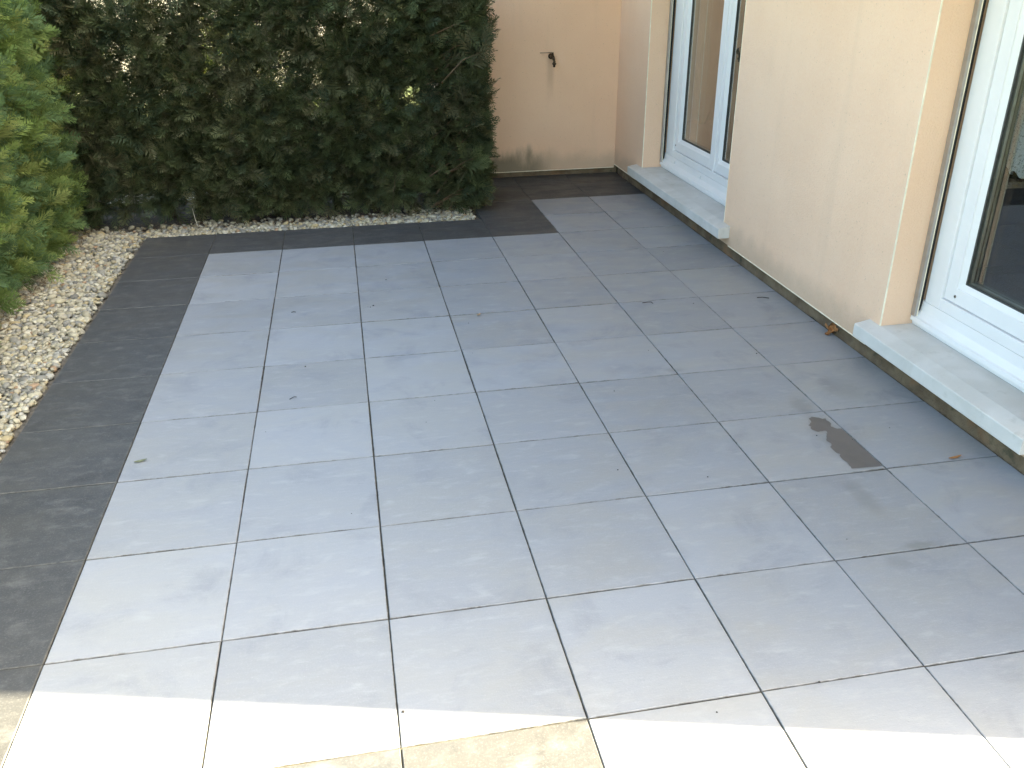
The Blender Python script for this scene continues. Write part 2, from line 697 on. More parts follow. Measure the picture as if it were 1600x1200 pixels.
mb = MB()
mb.quad((XB, YB, ZBB), (XW, YB, ZBB), (XW, YB, 2.6), (XB, YB, 2.6))
mb.quad((XB, YB, ZBB), (XB, 6, ZBB), (XB, 6, 2.6), (XB, YB, 2.6))
mb.quad((XB, 6, ZBB), (11.5, 6, ZBB), (11.5, 6, 2.6), (XB, 6, 2.6))
mb.quad((11.5, YB, ZBB), (11.5, 6, ZBB), (11.5, 6, 2.6), (11.5, YB, 2.6))
mb.quad((XB, YB, ZBB), (XW, YB, ZBB), (XW, YB + .07, ZBB), (XB, YB + .07, ZBB))
mb.build('back_wall', M_render, house)
MB().box(XB - .12, 11.6, YB + .002, 6.15, 2.6, 2.72).build('flat_roof', M_concrete, house)


def rough_strip(along, a0, a1, face, z0, z1, amp, seed):
    """plinth face with a knobbly surface; along = 'y' or 'x'"""
    mb = MB()
    n = int((a1 - a0) / .03)
    zr = [z0, z0 + (z1 - z0) * .35, z0 + (z1 - z0) * .7, z1]
    for i in range(n + 1):
        a = a0 + (a1 - a0) * i / n
        for k, z in enumerate(zr):
            d = amp * noise.fractal(Vector((a * 9, z * 22, seed)), 1.0, 2.0, 4) - (.010 if k == 0 else 0)
            mb.v.append((face + d, a, z) if along == 'y' else (a, face + d, z))
    for i in range(n):
        for k in range(3):
            q = i * 4 + k
            mb.f.append((q, q + 1, q + 5, q + 4))
    return mb


rough_strip('y', YC + .01, YB, 3.507, -.05, ZB, .010, 2.2).build('plinth', M_plinth, house, True)
rough_strip('x', XB + .02, XW + .03, YB + .028, -.05, ZBB, .008, 7.7).build('plinth', M_plinth, house, True)
# drip profile at the foot of the render
for (y0, y1) in ((YC, -3.70), (-2.51, -.805), (1.20, YB - .006)):
    MB().box(XW - .004, XW + .02, y0, y1, ZB - .004, ZB + .001).build('drip_bead', M_bead, house)
MB().box(XB, XW - .006, YB - .004, YB + .02, ZBB - .004, ZBB + .001).build('drip_bead', M_bead, house)
# corner beads of the openings
for y in (1.05, -.70, -2.60, -3.61):
    s = -1 if y in (1.05, -2.60) else 1
    MB().box(XW - .0015, XW + .005, min(y - s * .004, y + s * .0015), max(y - s * .004, y + s * .0015), ZS + .012, ZT).build('corner_bead', M_bead, house)

# sills: sloped top, bevelled, with a drip groove shadow
for (y0, y1, yo0, yo1) in ((-.805, 1.20, -.70, 1.05), (-3.70, -2.51, -3.61, -2.60)):
    bm = bmesh.new()
    prof = [(3.402, .131), (3.40, .134), (3.40, .1935), (3.4025, .1975), (XW - .0, .213)]
    v0 = [bm.verts.new((x, y0, z)) for x, z in prof] + [bm.verts.new((XW + .03, y0, .213)), bm.verts.new((XW + .03, y0, .131))]
    fc = bm.faces.new(v0)
    ex = bmesh.ops.extrude_face_region(bm, geom=[fc])
    for g_ in ex['geom']:
        if isinstance(g_, bmesh.types.BMVert):
            g_.co.y = y1
    bmesh.ops.recalc_face_normals(bm, faces=bm.faces)
    me = bpy.data.meshes.new('window_sill')
    bm.to_mesh(me)
    bm.free()
    me.materials.append(M_sill)
    s_ = link('window_sill', me, house)
    # the part of the sill that runs into the opening
    mb = MB()
    mb.box(XW + .0301, 3.74, yo0 + .001, yo1 - .001, .15, .213)
    mb.build('sill_bed', M_sill, s_)


def ring(mb, x0, x1, y0, y1, z0, z1, w, wb=None, bev=.003):
    """rectangular frame in a plane of constant x, butted joints"""
    wb = w if wb is None else wb
    mb.box(x0, x1, y0, y0 + w, z0, z1, bev)
    mb.box(x0, x1, y1 - w, y1, z0, z1, bev)
    mb.box(x0, x1, y0 + w - .0005, y1 - w + .0005, z0 + .0004, z0 + wb, bev)
    mb.box(x0, x1, y0 + w - .0005, y1 - w + .0005, z1 - w, z1 - .0004, bev)


def sash(win, y0, y1, z0, z1, lug):
    mb = MB()
    ring(mb, XF + .012, XF + .062, y0, y1, z0, z1, .072)
    s = mb.build('sash', M_pvc, win)
    mb = MB()                                        # sloped glazing bead
    a = .072
    Y0, Y1, Z0, Z1 = y0 + a, y1 - a, z0 + a, z1 - a
    t, xa, xb = .026, XF + .0165, XF + .034
    o = [(xa, Y0, Z0), (xa, Y1, Z0), (xa, Y1, Z1), (xa, Y0, Z1)]
    i_ = [(xb, Y0 + t, Z0 + t), (xb, Y1 - t, Z0 + t), (xb, Y1 - t, Z1 - t), (xb, Y0 + t, Z1 - t)]
    for k in range(4):
        mb.quad(o[k], o[(k + 1) % 4], i_[(k + 1) % 4], i_[k])
    mb.build('glazing_bead', M_pvc, win)
    mb = MB()
    ring(mb, xb - .001, xb + .006, Y0 + t - .002, Y1 - t + .002, Z0 + t - .002, Z1 - t + .002, .008, bev=0)
    mb.build('gasket', M_gasket, win)
    mb = MB()
    ring(mb, xb + .012, xb + .026, Y0 + t - .001, Y1 - t + .001, Z0 + t - .001, Z1 - t + .001, .014, bev=0)
    mb.build('spacer', M_spacer, win)
    for dx in (.008, .028):
        MB().quad((xb + dx, Y0 + t, Z0 + t), (xb + dx, Y1 - t, Z0 + t), (xb + dx, Y1 - t, Z1 - t), (xb + dx, Y0 + t, Z1 - t)).build('pane', M_glass, win)
    if lug:
        mb = MB()
        yy, zz = lug
        mb.tube([(XF + .0135, yy, zz), (XF + .0095, yy, zz)], .0075, 12)
        mb.build('screw', M_steel, win)
        MB().tube([(XF + .0098, yy, zz), (XF + .0088, yy, zz)], .0032, 8).build('screw_slot', M_black, win)


def window(y0, y1, leaves, fw, caps):
    mb = MB()
    ring(mb, XF, XF + .07, y0 + .028, y1 - .028, .335, ZT - .002, fw, .054)
    win = mb.build('window', M_pvc, house)
    # weather board below the frame, tilted, with a nosing
    mb = MB()
    ya, yb = y0 + .004, y1 - .004
    prof = [(XF + .06, .3352), (XF - .002, .3352), (XF - .008, .290), (XF - .030, .262), (XF - .040, .258), (XF - .042, .238),
            (XF - .030, .234), (XF - .026, .2155), (XF + .06, .2155)]
    n = len(prof)
    mb.v = [(x, ya, z) for x, z in prof] + [(x, yb, z) for x, z in prof]
    for i in range(n):
        j = (i + 1) % n
        mb.f.append((i, j, n + j, n + i))
    mb.f.append(tuple(range(n)))
    mb.f.append(tuple(range(2 * n - 1, n - 1, -1)))
    mb.build('weather_board', M_pvc, win)
    mb = MB()
    ring(mb, XF + .030, XF + .068, y0 + .028 + fw - .004, y1 - .028 - fw + .004, .384, ZT - .06, .02, bev=0)
    mb.build('gasket', M_gasket, win)
    for (l0, l1, lg) in leaves:
        sash(win, l0, l1, .392, ZT - .06, lg)
    if len(leaves) == 2:
        m_ = (leaves[0][0] + leaves[1][1]) / 2
        MB().box(XF + .006, XF + .013, m_ - .022, m_ + .022, .388, ZT - .07, .003).build('astragal', M_pvc, win)
    for (yy, zz) in caps:
        mb = MB()
        mb.tube([(XF - .006, yy, zz), (XF - .016, yy, zz - .001)], [.0085, .006], 12)
        mb.build('drain_cap', M_pvc, win, True)
    # roller-shutter guide rails in the reveals
    for (yy, s) in ((y1, -1), (y0, 1)):
        def b(x0, x1, d0, d1, nm, mt):
            e0, e1 = yy + s * d0, yy + s * d1
            MB().box(x0, x1, min(e0, e1), max(e0, e1), .262, ZT - .004).build(nm, mt, win)
        b(XF - .043, XF - .030, .002, .030, 'guide_rail', M_alu)
        b(XF - .0298, XF - .0272, .002, .034, 'guide_rail', M_bead)
        b(XF - .027, XF - .004, .002, .020, 'groove_strip', M_black)  # solid black strip filling the rail groove
    return win


window(-.70, 1.05, [(.043, .860, (.835, .432)), (-.512, .037, None)], .159, [(.78, .305), (.22, .305)])
window(-3.61, -2.60, [(-3.471, -2.739, (-2.812, .425))], .109, [])

# room behind the glass
mb = MB()
x0, x1, y0, y1, z0, z1 = 3.755, 7.6, YC + .3, YB - .2, .10, 2.55
mb.quad((x1, y0, z0), (x1, y1, z0), (x1, y1, z1), (x1, y0, z1))
mb.quad((x0, y1, z0), (x1, y1, z0), (x1, y1, z1), (x0, y1, z1))
mb.quad((x0, y0, z0), (x1, y0, z0), (x1, y0, z1), (x0, y0, z1))
mb.quad((x0, y0, z1), (x1, y0, z1), (x1, y1, z1), (x0, y1, z1))
mb.quad((x0, -1.62, z0), (x1, -1.62, z0), (x1, -1.62, z1), (x0, -1.62, z1))
yy = [y0, -3.61, -2.60, -.70, 1.05, y1]
zz = [z0, ZS, ZT, z1]
for i in range(5):
    for k in range(3):
        if k == 1 and i in (1, 3):
            continue
        mb.quad((x0, yy[i], zz[k]), (x0, yy[i + 1], zz[k]), (x0, yy[i + 1], zz[k + 1]), (x0, yy[i], zz[k + 1]))
mb.build('room_wall', M_room, house)
MB().quad((x0, y0, z0), (x1, y0, z0), (x1, y1, z0), (x0, y1, z0)).build('room_floor', M_roomfloor, house)

# roof of the two-storey part
mb = MB()
for (xa, xb, za, zb) in ((XW - .5, 7.5, H - .18, 8.25), (7.5, 12.0, 8.25, H - .18)):
    t = .14
    a, b, c, d = (xa, YC - .12, za), (xb, YC - .12, zb), (xb, YB + .25, zb), (xa, YB + .25, za)
    mb.quad(a, b, c, d)
    mb.quad(*[(p[0], p[1], p[2] + t) for p in (a, b, c, d)])
    for p, q in ((a, b), (b, c), (c, d), (d, a)):
        mb.quad(p, q, (q[0], q[1], q[2] + t), (p[0], p[1], p[2] + t))
mb.build('roof', M_roof, house)

# unseen first-floor balcony, added above the frame to shade slabs by the wall
mb = MB()
mb.box(XW - 1.45, XW - .002, -4.80, YB - .01, 2.70, 2.88, .008)
added_balcony = mb.build('added_balcony', M_render, house)
MB().box(XW - 1.44, XW - 1.36, -4.79, YB - .02, 3.78, 3.82).build('handrail', M_alu, added_balcony)
mb = MB()
for k in range(66):
    y = -4.78 + k * .1
    mb.box(XW - 1.41, XW - 1.39, y, y + .012, 2.881, 3.7798)
mb.build('balusters', M_alu, added_balcony)

# ------------------------------------------------------------------ tap on the back wall
tap = empty('garden_tap', (2.852, YB, 1.04))
tag(tap, 'small tarnished brass garden tap with lever on the back wall', 'tap')


def tp(mb, name, mat=M_brass):
    for i, v in enumerate(mb.v):
        mb.v[i] = (v[0], v[1], v[2])
    return mb.build(name, mat, tap, True)


tp(MB().tube([(0, -.001, .012), (0, -.010, .012)], .024, 16), 'flange')
tp(MB().tube([(0, -.004, .012), (.001, -.040, .012), (.002, -.075, .010), (.003, -.098, .002)], [.012, .013, .0165, .014], 12), 'body')
tp(MB().tube([(.003, -.092, .004), (.004, -.112, -.008), (.005, -.120, -.022), (.005, -.121, -.040)], [.013, .0125, .012, .012], 12), 'spout')
tp(MB().tube([(.005, -.121, -.034), (.005, -.121, -.048), (.005, -.121, -.050), (.005, -.121, -.068)], [.019, .017, .0105, .0095], 12), 'hose_connector')
tp(MB().tube([(.002, -.070, .020), (.002, -.070, .044)], [.012, .009], 10), 'spindle')
mb = MB()
mb.box(-.112, .010, -.076, -.064, .0445, .0492, .0015)
tp(mb, 'lever')

# ------------------------------------------------------------------ lace curtain and pot behind the glass
mb = MB()
ny, nz = 90, 30
ya, yb = -3.5, -2.792
for i in range(ny + 1):
    y = yb + (ya - yb) * i / ny
    u = (yb - y)
    fold = .014 * math.sin(u * 62) + .006 * math.sin(u * 151 + 1)
    sc = .030 * abs(math.sin(u * math.pi / .075))
    for k in range(nz + 1):
        t = k / nz
        zb_ = 1.010 - sc
        mb.v.append((3.80 + fold * (1.1 - .5 * t), y + .004 * math.sin(t * 9), zb_ + (2.2 - zb_) * t))
for i in range(ny):
    for k in range(nz):
        q = i * (nz + 1) + k
        mb.f.append((q, q + 1, q + nz + 2, q + nz + 1))
cu = mb.build('lace_curtain', M_lace, smooth=True)
tag(cu, 'white lace curtain with scalloped hem behind the near window', 'curtain')

pot = empty('plant_pot', (4.12, 1.37, .10))
tag(pot, 'orange terracotta coloured pot plant glimpsed behind the far window pane', 'pot plant')
mb = MB()
mb.tube([(0, 0, .0), (0, 0, .02), (0, 0, .33), (0, 0, .34), (0, 0, .40), (0, 0, .40), (0, 0, .36)],
        [.13, .135, .185, .20, .205, .175, .165], 24)
mb.build('pot', M_terra, pot, True)
mb = MB()
for k in range(9):
    a = k * 2.4
    h_ = .5 + .5 * ((k * 37) % 10) / 10
    b0 = Vector((0, 0, .34))
    tip = Vector((math.cos(a) * .32, math.sin(a) * .32, .38 + h_))
    mid = (b0 + tip) / 2 + Vector((0, 0, .12))
    sd_ = Vector((-math.sin(a), math.cos(a), 0))
    for (p, q, w0, w1) in ((b0, mid, .006, .05), (mid, tip, .05, .004)):
        mb.quad(p - sd_ * w0, p + sd_ * w0, q + sd_ * w1, q - sd_ * w1)
plant_leaf = simple('pot_leaf', (.07, .085, .035), .5, var=.3)
mb.build('leaves', plant_leaf, pot)

# ------------------------------------------------------------------ conifer foliage
def frond_template(seed, n=10, wd=.027):
    r = random.Random(seed)
    V, F = [], []

    def blade(p, q, w):
        d = (q - p)
        s = Vector((-d.y, d.x, 0)).normalized() * w
        m = p + d * .45 + Vector((0, 0, .01))
        k = len(V)
        V.extend([p, m + s, q, m - s])
        F.append((k, k + 1, k + 2))
        F.append((k, k + 2, k + 3))
    ax = lambda t: Vector((t, .05 * math.sin(t * 2.4 + seed), -.16 * t * t))
    blade(ax(0), ax(1), .018)
    for i in range(1, n):
        t = i / n
        for s in (-1, 1):
            t2 = t + r.uniform(-.03, .03)
            L = (.46 * (1 - t) ** .8 + .10) * r.uniform(.75, 1.2)
            an = R(r.uniform(32, 52)) * s
            q = ax(t2) + Vector((math.cos(an) * L, math.sin(an) * L, -.12 * L + r.uniform(-.05, .05)))
            blade(ax(t2), q, wd * r.uniform(.8, 1.2))
    return np.array([tuple(v) for v in V]), np.array(F)


TEMPL = [frond_template(s, 12, .022) for s in range(6)]
FINE = [frond_template(s + 20, 12, .021) for s in range(6)]


def fronds(pos, dirs, size, tint, name, parent, face=(0, 0, 1.0), TEMPL=TEMPL):
    """one mesh of fronds; pos, dirs (n,3), size (n), tint (n,3)"""
    n = len(pos)
    dirs = dirs / np.linalg.norm(dirs, axis=1, keepdims=True)
    rv = rng.normal(size=(n, 3)) * .55 + np.array(face)
    yv = np.cross(rv, dirs)
    yv /= np.linalg.norm(yv, axis=1, keepdims=True)
    zv = np.cross(dirs, yv)
    Vs, Fs, Cs = [], [], []
    off = 0
    which = rng.integers(0, len(TEMPL), n)
    for k, (tv, tf) in enumerate(TEMPL):
        ix = np.where(which == k)[0]
        if len(ix) == 0:
            continue
        m = np.stack([dirs[ix], yv[ix], zv[ix]], 1)                 # n,3(axis),3
        P = np.einsum('vk,nkc->nvc', tv, m) * size[ix][:, None, None] + pos[ix][:, None, :]
        nv = len(tv)
        Fi = tf[None] + (np.arange(len(ix)) * nv)[:, None, None] + off
        c = tint[ix][:, None, :] * (.82 + .42 * np.clip(tv[:, 0], 0, 1))[None, :, None]   # fresh growth at the tips
        Vs.append(P.reshape(-1, 3))
        Fs.append(Fi.reshape(-1, 3))
        Cs.append(np.broadcast_to(c, P.shape).reshape(-1, 3))
        off += len(ix) * nv
    V, F, C = np.concatenate(Vs), np.concatenate(Fs), np.concatenate(Cs)
    me = bpy.data.meshes.new(name)
    me.vertices.add(len(V))
    me.vertices.foreach_set('co', V.astype(np.float32).ravel())
    me.loops.add(len(F) * 3)
    me.loops.foreach_set('vertex_index', F.astype(np.int32).ravel())
    me.polygons.add(len(F))
    me.polygons.foreach_set('loop_start', np.arange(0, len(F) * 3, 3, dtype=np.int32))
    me.polygons.foreach_set('loop_total', np.full(len(F), 3, dtype=np.int32))
    me.update(calc_edges=True)
    at = me.color_attributes.new('tint', 'FLOAT_COLOR', 'POINT')
    at.data.foreach_set('color', np.concatenate([C, np.ones((len(C), 1))], 1).astype(np.float32).ravel())
    me.materials.append(M_leaf)
    o = link(name, me, parent)
    o['kind'] = 'stuff'
    return o


def sprays(branches, per, size, tints, out, upbias, spread):
    """fronds carried by the outer part of each branch (a, b)"""
    P, D, S, C = [], [], [], []
    for (a, b) in branches:
        d = b - a
        L = np.linalg.norm(d)
        t = rng.uniform(.35, 1.03, per) ** .75
        side = rng.normal(size=(per, 3)) * spread
        P.append(a + d * t[:, None] + side * .35 * rng.uniform(0, .16, (per, 1)))
        D.append(d / L * .75 + out * .35 + side + np.array([0, 0, upbias]))
        S.append(rng.uniform(*size, per))
        ct = tints[rng.integers(0, len(tints))] * rng.uniform(.75, 1.25)
        C.append(ct[None] * rng.uniform(.75, 1.3, (per, 1)))
    return np.concatenate(P), np.concatenate(D), np.concatenate(S), np.concatenate(C)


def trunk(mb, x, y, h, r0, seed):
    pts, rad = [], []
    for k in range(7):
        t = k / 6
        pts.append((x + .03 * math.sin(seed + t * 5), y + .03 * math.cos(seed * 2 + t * 4), -.05 + (h + .05) * t))
        rad.append(r0 * (1.25 if k == 0 else 1) * (1 - .65 * t))
    return mb.tube(pts, rad, 9)


def wood(branches, r0):
    mb = MB()
    for (a, b) in branches:
        d = b - a
        m = a + d * .5 + rng.normal(size=3) * .03
        e = a + d * .92
        mb.tube([a, m, e], [r0, r0 * .6, r0 * .25], 4, False)
    return mb


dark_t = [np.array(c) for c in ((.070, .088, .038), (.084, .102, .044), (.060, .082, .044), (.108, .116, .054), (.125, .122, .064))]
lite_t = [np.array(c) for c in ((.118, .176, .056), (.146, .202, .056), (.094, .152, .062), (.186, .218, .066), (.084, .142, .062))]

# rear hedge -----------------------------------------------------------
rear = empty('conifer_hedge', (.4, 1.2, 0))
rear.location = (0, 0, 0)
tag(rear, 'dark green conifer hedge with see-through gaps across the back, left of the peach wall', 'hedge')
HX0, HX1 = -2.1, 2.02
br = []
HTOP = 1.72
GAPS = [(1.83, 1.36, .07), (1.79, 1.22, .05), (1.53, .86, .10), (1.42, .74, .06), (.97, .70, .09), (.90, .85, .06), (.76, 1.10, .08),
        (-1.05, 1.08, .10), (-.95, .95, .07), (-.55, .92, .05), (.10, 1.20, .05), (1.2, 1.5, .07), (-.4, 1.55, .07), (.40, .42, .04)]


def gap(x, z, k=1.0):
    for gx, gz, r in GAPS:
        if (x - gx) ** 2 + (z - gz) ** 2 < (r * k) ** 2:
            return True
    return False


for k in range(1640):
    x = rng.uniform(HX0, HX1 + .02)
    z = rng.uniform(.10, HTOP)
    if gap(x, z, 1.25):
        continue
    if z < .20 and x < -.35 and rng.random() < .60:
        continue
    bulge = .10 * noise.noise(Vector((x * 1.6, z * 1.9, 9.1)))
    face = .80 + bulge - .02 * z
    a = np.array([x + rng.normal() * .12, 1.22 + rng.normal() * .06, max(.03, z - rng.uniform(.06, .26))])
    b = np.array([x + rng.normal() * .10, face + abs(rng.normal()) * .10, z])
    br.append((a, b))
for k in range(330):                                       # the end towards the peach wall
    y = rng.uniform(.80, 1.62)
    z = rng.uniform(.10, HTOP)
    a = np.array([1.72 + rng.normal() * .05, y + rng.normal() * .06, max(.03, z - rng.uniform(.12, .30))])
    b = np.array([2.09 + .05 * noise.noise(Vector((y * 3, z * 2.5, 2.2))) - abs(rng.normal()) * .04 - .09 * max(0, .45 - z), y + rng.normal() * .08, z])
    br.append((a, b))
back = []
for k in range(560):                                       # far side, thinner
    x = rng.uniform(HX0, HX1)
    z = rng.uniform(.14 if x > -.5 else .30, HTOP)
    if gap(x, z, 1.3):
        continue
    back.append((np.array([x, 1.25, max(.05, z - .2)]), np.array([x + rng.normal() * .10, 1.60 + rng.normal() * .06, z])))
o_ = np.array([0, -1.0, 0])
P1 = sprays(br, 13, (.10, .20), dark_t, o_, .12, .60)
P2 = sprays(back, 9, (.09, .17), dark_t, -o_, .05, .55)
PA = [np.concatenate([a, b]) for a, b in zip(P1, P2)]
un = PA[1] / np.linalg.norm(PA[1], axis=1, keepdims=True)
tipx = PA[0][:, 0] + un[:, 0] * PA[2]                      # clipped face towards the peach wall
keep = tipx < 2.15 + .05 * rng.random(len(tipx))
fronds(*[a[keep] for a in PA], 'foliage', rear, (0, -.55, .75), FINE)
wood(br + back, .0055).build('branches', M_twig, rear)
for k, (x, y) in enumerate(((-1.62, 1.2), (-1.02, 1.18), (-.42, 1.2), (-.16, 1.12), (.29, 1.14), (.385, 1.20), (.92, 1.2), (1.22, 1.12), (1.66, 1.22))):
    mb = MB()
    trunk(mb, x, y, 1.72, .030, k * 1.7)
    mb.build('trunk', M_bark, rear, True)

# left hedge -----------------------------------------------------------
left = empty('conifer_hedge', (0, 0, 0))
tag(left, 'lighter green dense conifer hedge beside the pebble strip on the left', 'hedge')
br, br2 = [], []
for k in range(1010):
    near = k >= 830
    y = rng.uniform(-7.5, -2.4) if near else rng.uniform(-2.4, .98)
    z = rng.uniform(.10, 1.84)
    face = -.96 - .10 * max(0, z - .9) + .07 * noise.noise(Vector((y * 2.0, z * 2.0, 3.3))) + .05 * noise.noise(Vector((y * 6.0, z * 5.0, 6.3))) - .06 * max(0, .35 - z)
    face -= .22 * max(0, (y - .72)) ** 1.0
    a = np.array([-1.50 + rng.normal() * .08, y + rng.normal() * .10, max(.03, z - rng.uniform(.10, .32))])
    b = np.array([face - abs(rng.normal()) * .07, y + rng.normal() * .07, z])
    br.append((a, b))
for k in range(150):                                       # end that meets the rear hedge
    x = rng.uniform(-1.7, -1.02)
    z = rng.uniform(.15, 1.8)
    br.append((np.array([x - .1, .55, max(.05, z - .2)]), np.array([x, .98 + rng.normal() * .05, z])))
for k in range(300):                                       # far side
    y = rng.uniform(-5, 1.0)
    z = rng.uniform(.15, 1.8)
    br2.append((np.array([-1.5, y, max(.05, z - .2)]), np.array([-2.0 + rng.normal() * .05, y + rng.normal() * .1, z])))
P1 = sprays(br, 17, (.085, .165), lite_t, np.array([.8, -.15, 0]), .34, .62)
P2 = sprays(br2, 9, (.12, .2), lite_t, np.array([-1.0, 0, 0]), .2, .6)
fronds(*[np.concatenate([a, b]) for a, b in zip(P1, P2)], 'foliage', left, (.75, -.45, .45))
wood(br, .005).build('branches', M_twig, left)
for k in range(13):
    mb = MB()
    trunk(mb, -1.52, .75 - k * .62, 1.7, .032, k * 2.3)
    mb.build('trunk', M_bark, left, True)

# sunlit garden behind the rear hedge, only glimpsed through it ---------------
glow = [np.array(c) for c in ((.16, .19, .035), (.12, .17, .03), (.19, .19, .05))]
for k, (x, y, s, lab) in enumerate(((-2.6, 5.2, 1.0, 'yellow green shrub glimpsed through the rear hedge at its left end'),
                                    (-.3, 6.0, .9, 'sunlit shrub glimpsed through the middle of the rear hedge'),
                                    (1.5, 5.0, .8, 'sunlit shrub glimpsed through the rear hedge beside the peach wall'))):
    sh = empty('garden_shrub', (0, 0, 0))
    tag(sh, lab, 'shrub', 'shrubs behind the rear hedge')
    bs = []
    for q in range(110):
        d = rng.normal(size=3)
        d /= np.linalg.norm(d)
        d[2] = abs(d[2])
        c0 = np.array([x, y, .15])
        bs.append((c0 + d * .2 * s, c0 + d * np.array([.95, .95, 1.3]) * s * rng.uniform(.75, 1.05)))
    fronds(*sprays(bs, 6, (.16, .28), glow, np.array([0, 0, .4]), .1, .6), 'foliage', sh)
    wood(bs, .007).build('branches', M_twig, sh)
gw = empty('garden_wall', (0, 0, 0))
tag(gw, 'pale sunlit garden wall glimpsed through gaps in the rear hedge', 'wall')
MB().box(-9, 1.8, 8.0, 8.2, -.1, 1.9).build('wall', M_cream, gw)
MB().box(-9.04, 1.84, 7.96, 8.24, 1.9, 1.96, .01).build('coping', M_concrete, gw)

# ------------------------------------------------------------------ pebbles
bed = MB()
bed.quad((-1.30, -5.0, -.030), (-.503, -5.0, -.030), (-.503, .9, -.030), (-1.30, .9, -.030))
bed.quad((-.503, .503, -.030), (1.997, .503, -.030), (1.997, .92, -.030), (-.503, .92, -.030))
M_bed = simple('gravel_bed', (.13, .11, .085), .95, var=.4, scale=40, bump=.6)
gravel = bed.build('gravel_bed', M_bed)
gravel['kind'] = 'structure'


def pebble_template(seed):
    r = random.Random(seed)
    bm = bmesh.new()
    bmesh.ops.create_cube(bm, size=2)
    bmesh.ops.subdivide_edges(bm, edges=list(bm.edges), cuts=1, use_grid_fill=True)
    o = Vector((seed * 3.1, seed * 1.7, 0))
    for v in bm.verts:
        d = v.co.normalized()
        k = 1 + .22 * noise.noise(d * 1.3 + o)
        v.co = Vector((d.x * k, d.y * k * r.uniform(.98, 1.02), d.z * k))
    V = np.array([tuple(v.co) for v in bm.verts])
    bm.verts.index_update()
    F = np.array([[v.index for v in f.verts] for f in bm.faces])
    bm.free()
    return V, F


PT = [pebble_template(s + 1) for s in range(10)]
PCOL = np.array([(.47, .42, .30), (.41, .36, .265), (.55, .50, .39), (.34, .30, .21), (.29, .275, .235), (.44, .345, .19),
                 (.22, .21, .18), (.38, .32, .21), (.51, .455, .315), (.15, .145, .13), (.42, .40, .35), (.34, .21, .12)])
PW = np.array([.14, .12, .12, .11, .11, .07, .09, .08, .07, .05, .05, .02])
specs = []


def scatter(x0, x1, y0, y1, step, zl, keep=None):
    nx, ny = int((x1 - x0) / step), int((y1 - y0) / step)
    for i in range(nx):
        for j in range(ny):
            x = x0 + (i + .5 + rng.uniform(-.42, .42)) * step
            y = y0 + (j + .5 + rng.uniform(-.42, .42)) * step
            if keep and not keep(x, y):
                continue
            s = float(np.clip(rng.lognormal(math.log(.0145), .28), .008, .028))
            specs.append((x, y, zl + rng.uniform(-.006, .008), s))


def keepl(x, y):
    e = -1.06 + .07 * noise.noise(Vector((y * 3, 1.5, 0)))
    if x > e:
        return True
    return rng.random() < max(0, 1 - (e - x) / .16) * .8


def keepr(x, y):
    e = .70 + .05 * noise.noise(Vector((x * 3, 7.5, 0))) + .5 * max(0, x - 1.45)
    if y < e:
        return True
    return rng.random() < max(0, 1 - (y - e) / .22) * .45


for zl in (-.022, -.010):
    scatter(-1.28, -.522, -4.95, .5, .0265, zl, keepl)
    scatter(-1.28, 1.975, .522, 1.0, .0265, zl, keepr)
scatter(1.86, 1.985, .95, 1.5, .033, -.012)
# which of them show largest in the photograph
Mi = cam.matrix_world.inverted()
fx = 1366.65 / 1600


def show(sp):
    c = Mi @ Vector((sp[0], sp[1], sp[2]))
    if c.z > -.1:
        return -1
    u, v = c.x / -c.z * fx, c.y / -c.z * fx
    if abs(u) > .49 or abs(v) > .37 or sp[2] < -.017:
        return -1
    return sp[3] / -c.z


order = sorted(range(len(specs)), key=lambda i: -show(specs[i]))
tops = set(order[:300])
pmesh = {}
Vs, Fs, Cs, off = [], [], [], 0
for i, (x, y, z, s) in enumerate(specs):
    k = int(rng.integers(0, len(PT)))
    ci = int(rng.choice(len(PCOL), p=PW / PW.sum()))
    sc = np.array([s * rng.uniform(1.0, 1.45), s * rng.uniform(.8, 1.05), s * rng.uniform(.52, .78)])
    e = (rng.normal() * .28, rng.normal() * .28, rng.uniform(0, 6.28))
    if i in tops:
        key = (k, ci)
        if key not in pmesh:
            me = bpy.data.meshes.new('pebble')
            me.from_pydata(PT[k][0].tolist(), [], PT[k][1].tolist())
            me.polygons.foreach_set('use_smooth', [True] * len(me.polygons))
            at = me.color_attributes.new('tint', 'FLOAT_COLOR', 'POINT')
            at.data.foreach_set('color', np.tile(np.append(PCOL[ci], 1), len(PT[k][0])).astype(np.float32))
            me.materials.append(M_pebble)
            pmesh[key] = me
        o = link('pebble', pmesh[key], gravel)
        o.location = (x, y, z)
        o.rotation_euler = e
        o.scale = sc
        continue
    m = np.array(Matrix.Rotation(e[2], 3, 'Z') @ Matrix.Rotation(e[0], 3, 'X') @ Matrix.Rotation(e[1], 3, 'Y'))
    P = (PT[k][0] * sc) @ m.T + np.array([x, y, z])
    Vs.append(P)
    Fs.append(PT[k][1] + off)
    Cs.append(np.tile(PCOL[ci] * rng.uniform(.85, 1.12), (len(P), 1)))
    off += len(P)
V, F, C = np.concatenate(Vs), np.concatenate(Fs), np.concatenate(Cs)
me = bpy.data.meshes.new('pebbles')
me.vertices.add(len(V))
me.vertices.foreach_set('co', V.astype(np.float32).ravel())
me.loops.add(len(F) * 4)
me.loops.foreach_set('vertex_index', F.astype(np.int32).ravel())
me.polygons.add(len(F))
me.polygons.foreach_set('loop_start', np.arange(0, len(F) * 4, 4, dtype=np.int32))
me.polygons.foreach_set('loop_total', np.full(len(F), 4, dtype=np.int32))
me.polygons.foreach_set('use_smooth', np.ones(len(F), dtype=bool))
me.update(calc_edges=True)
at = me.color_attributes.new('tint', 'FLOAT_COLOR', 'POINT')
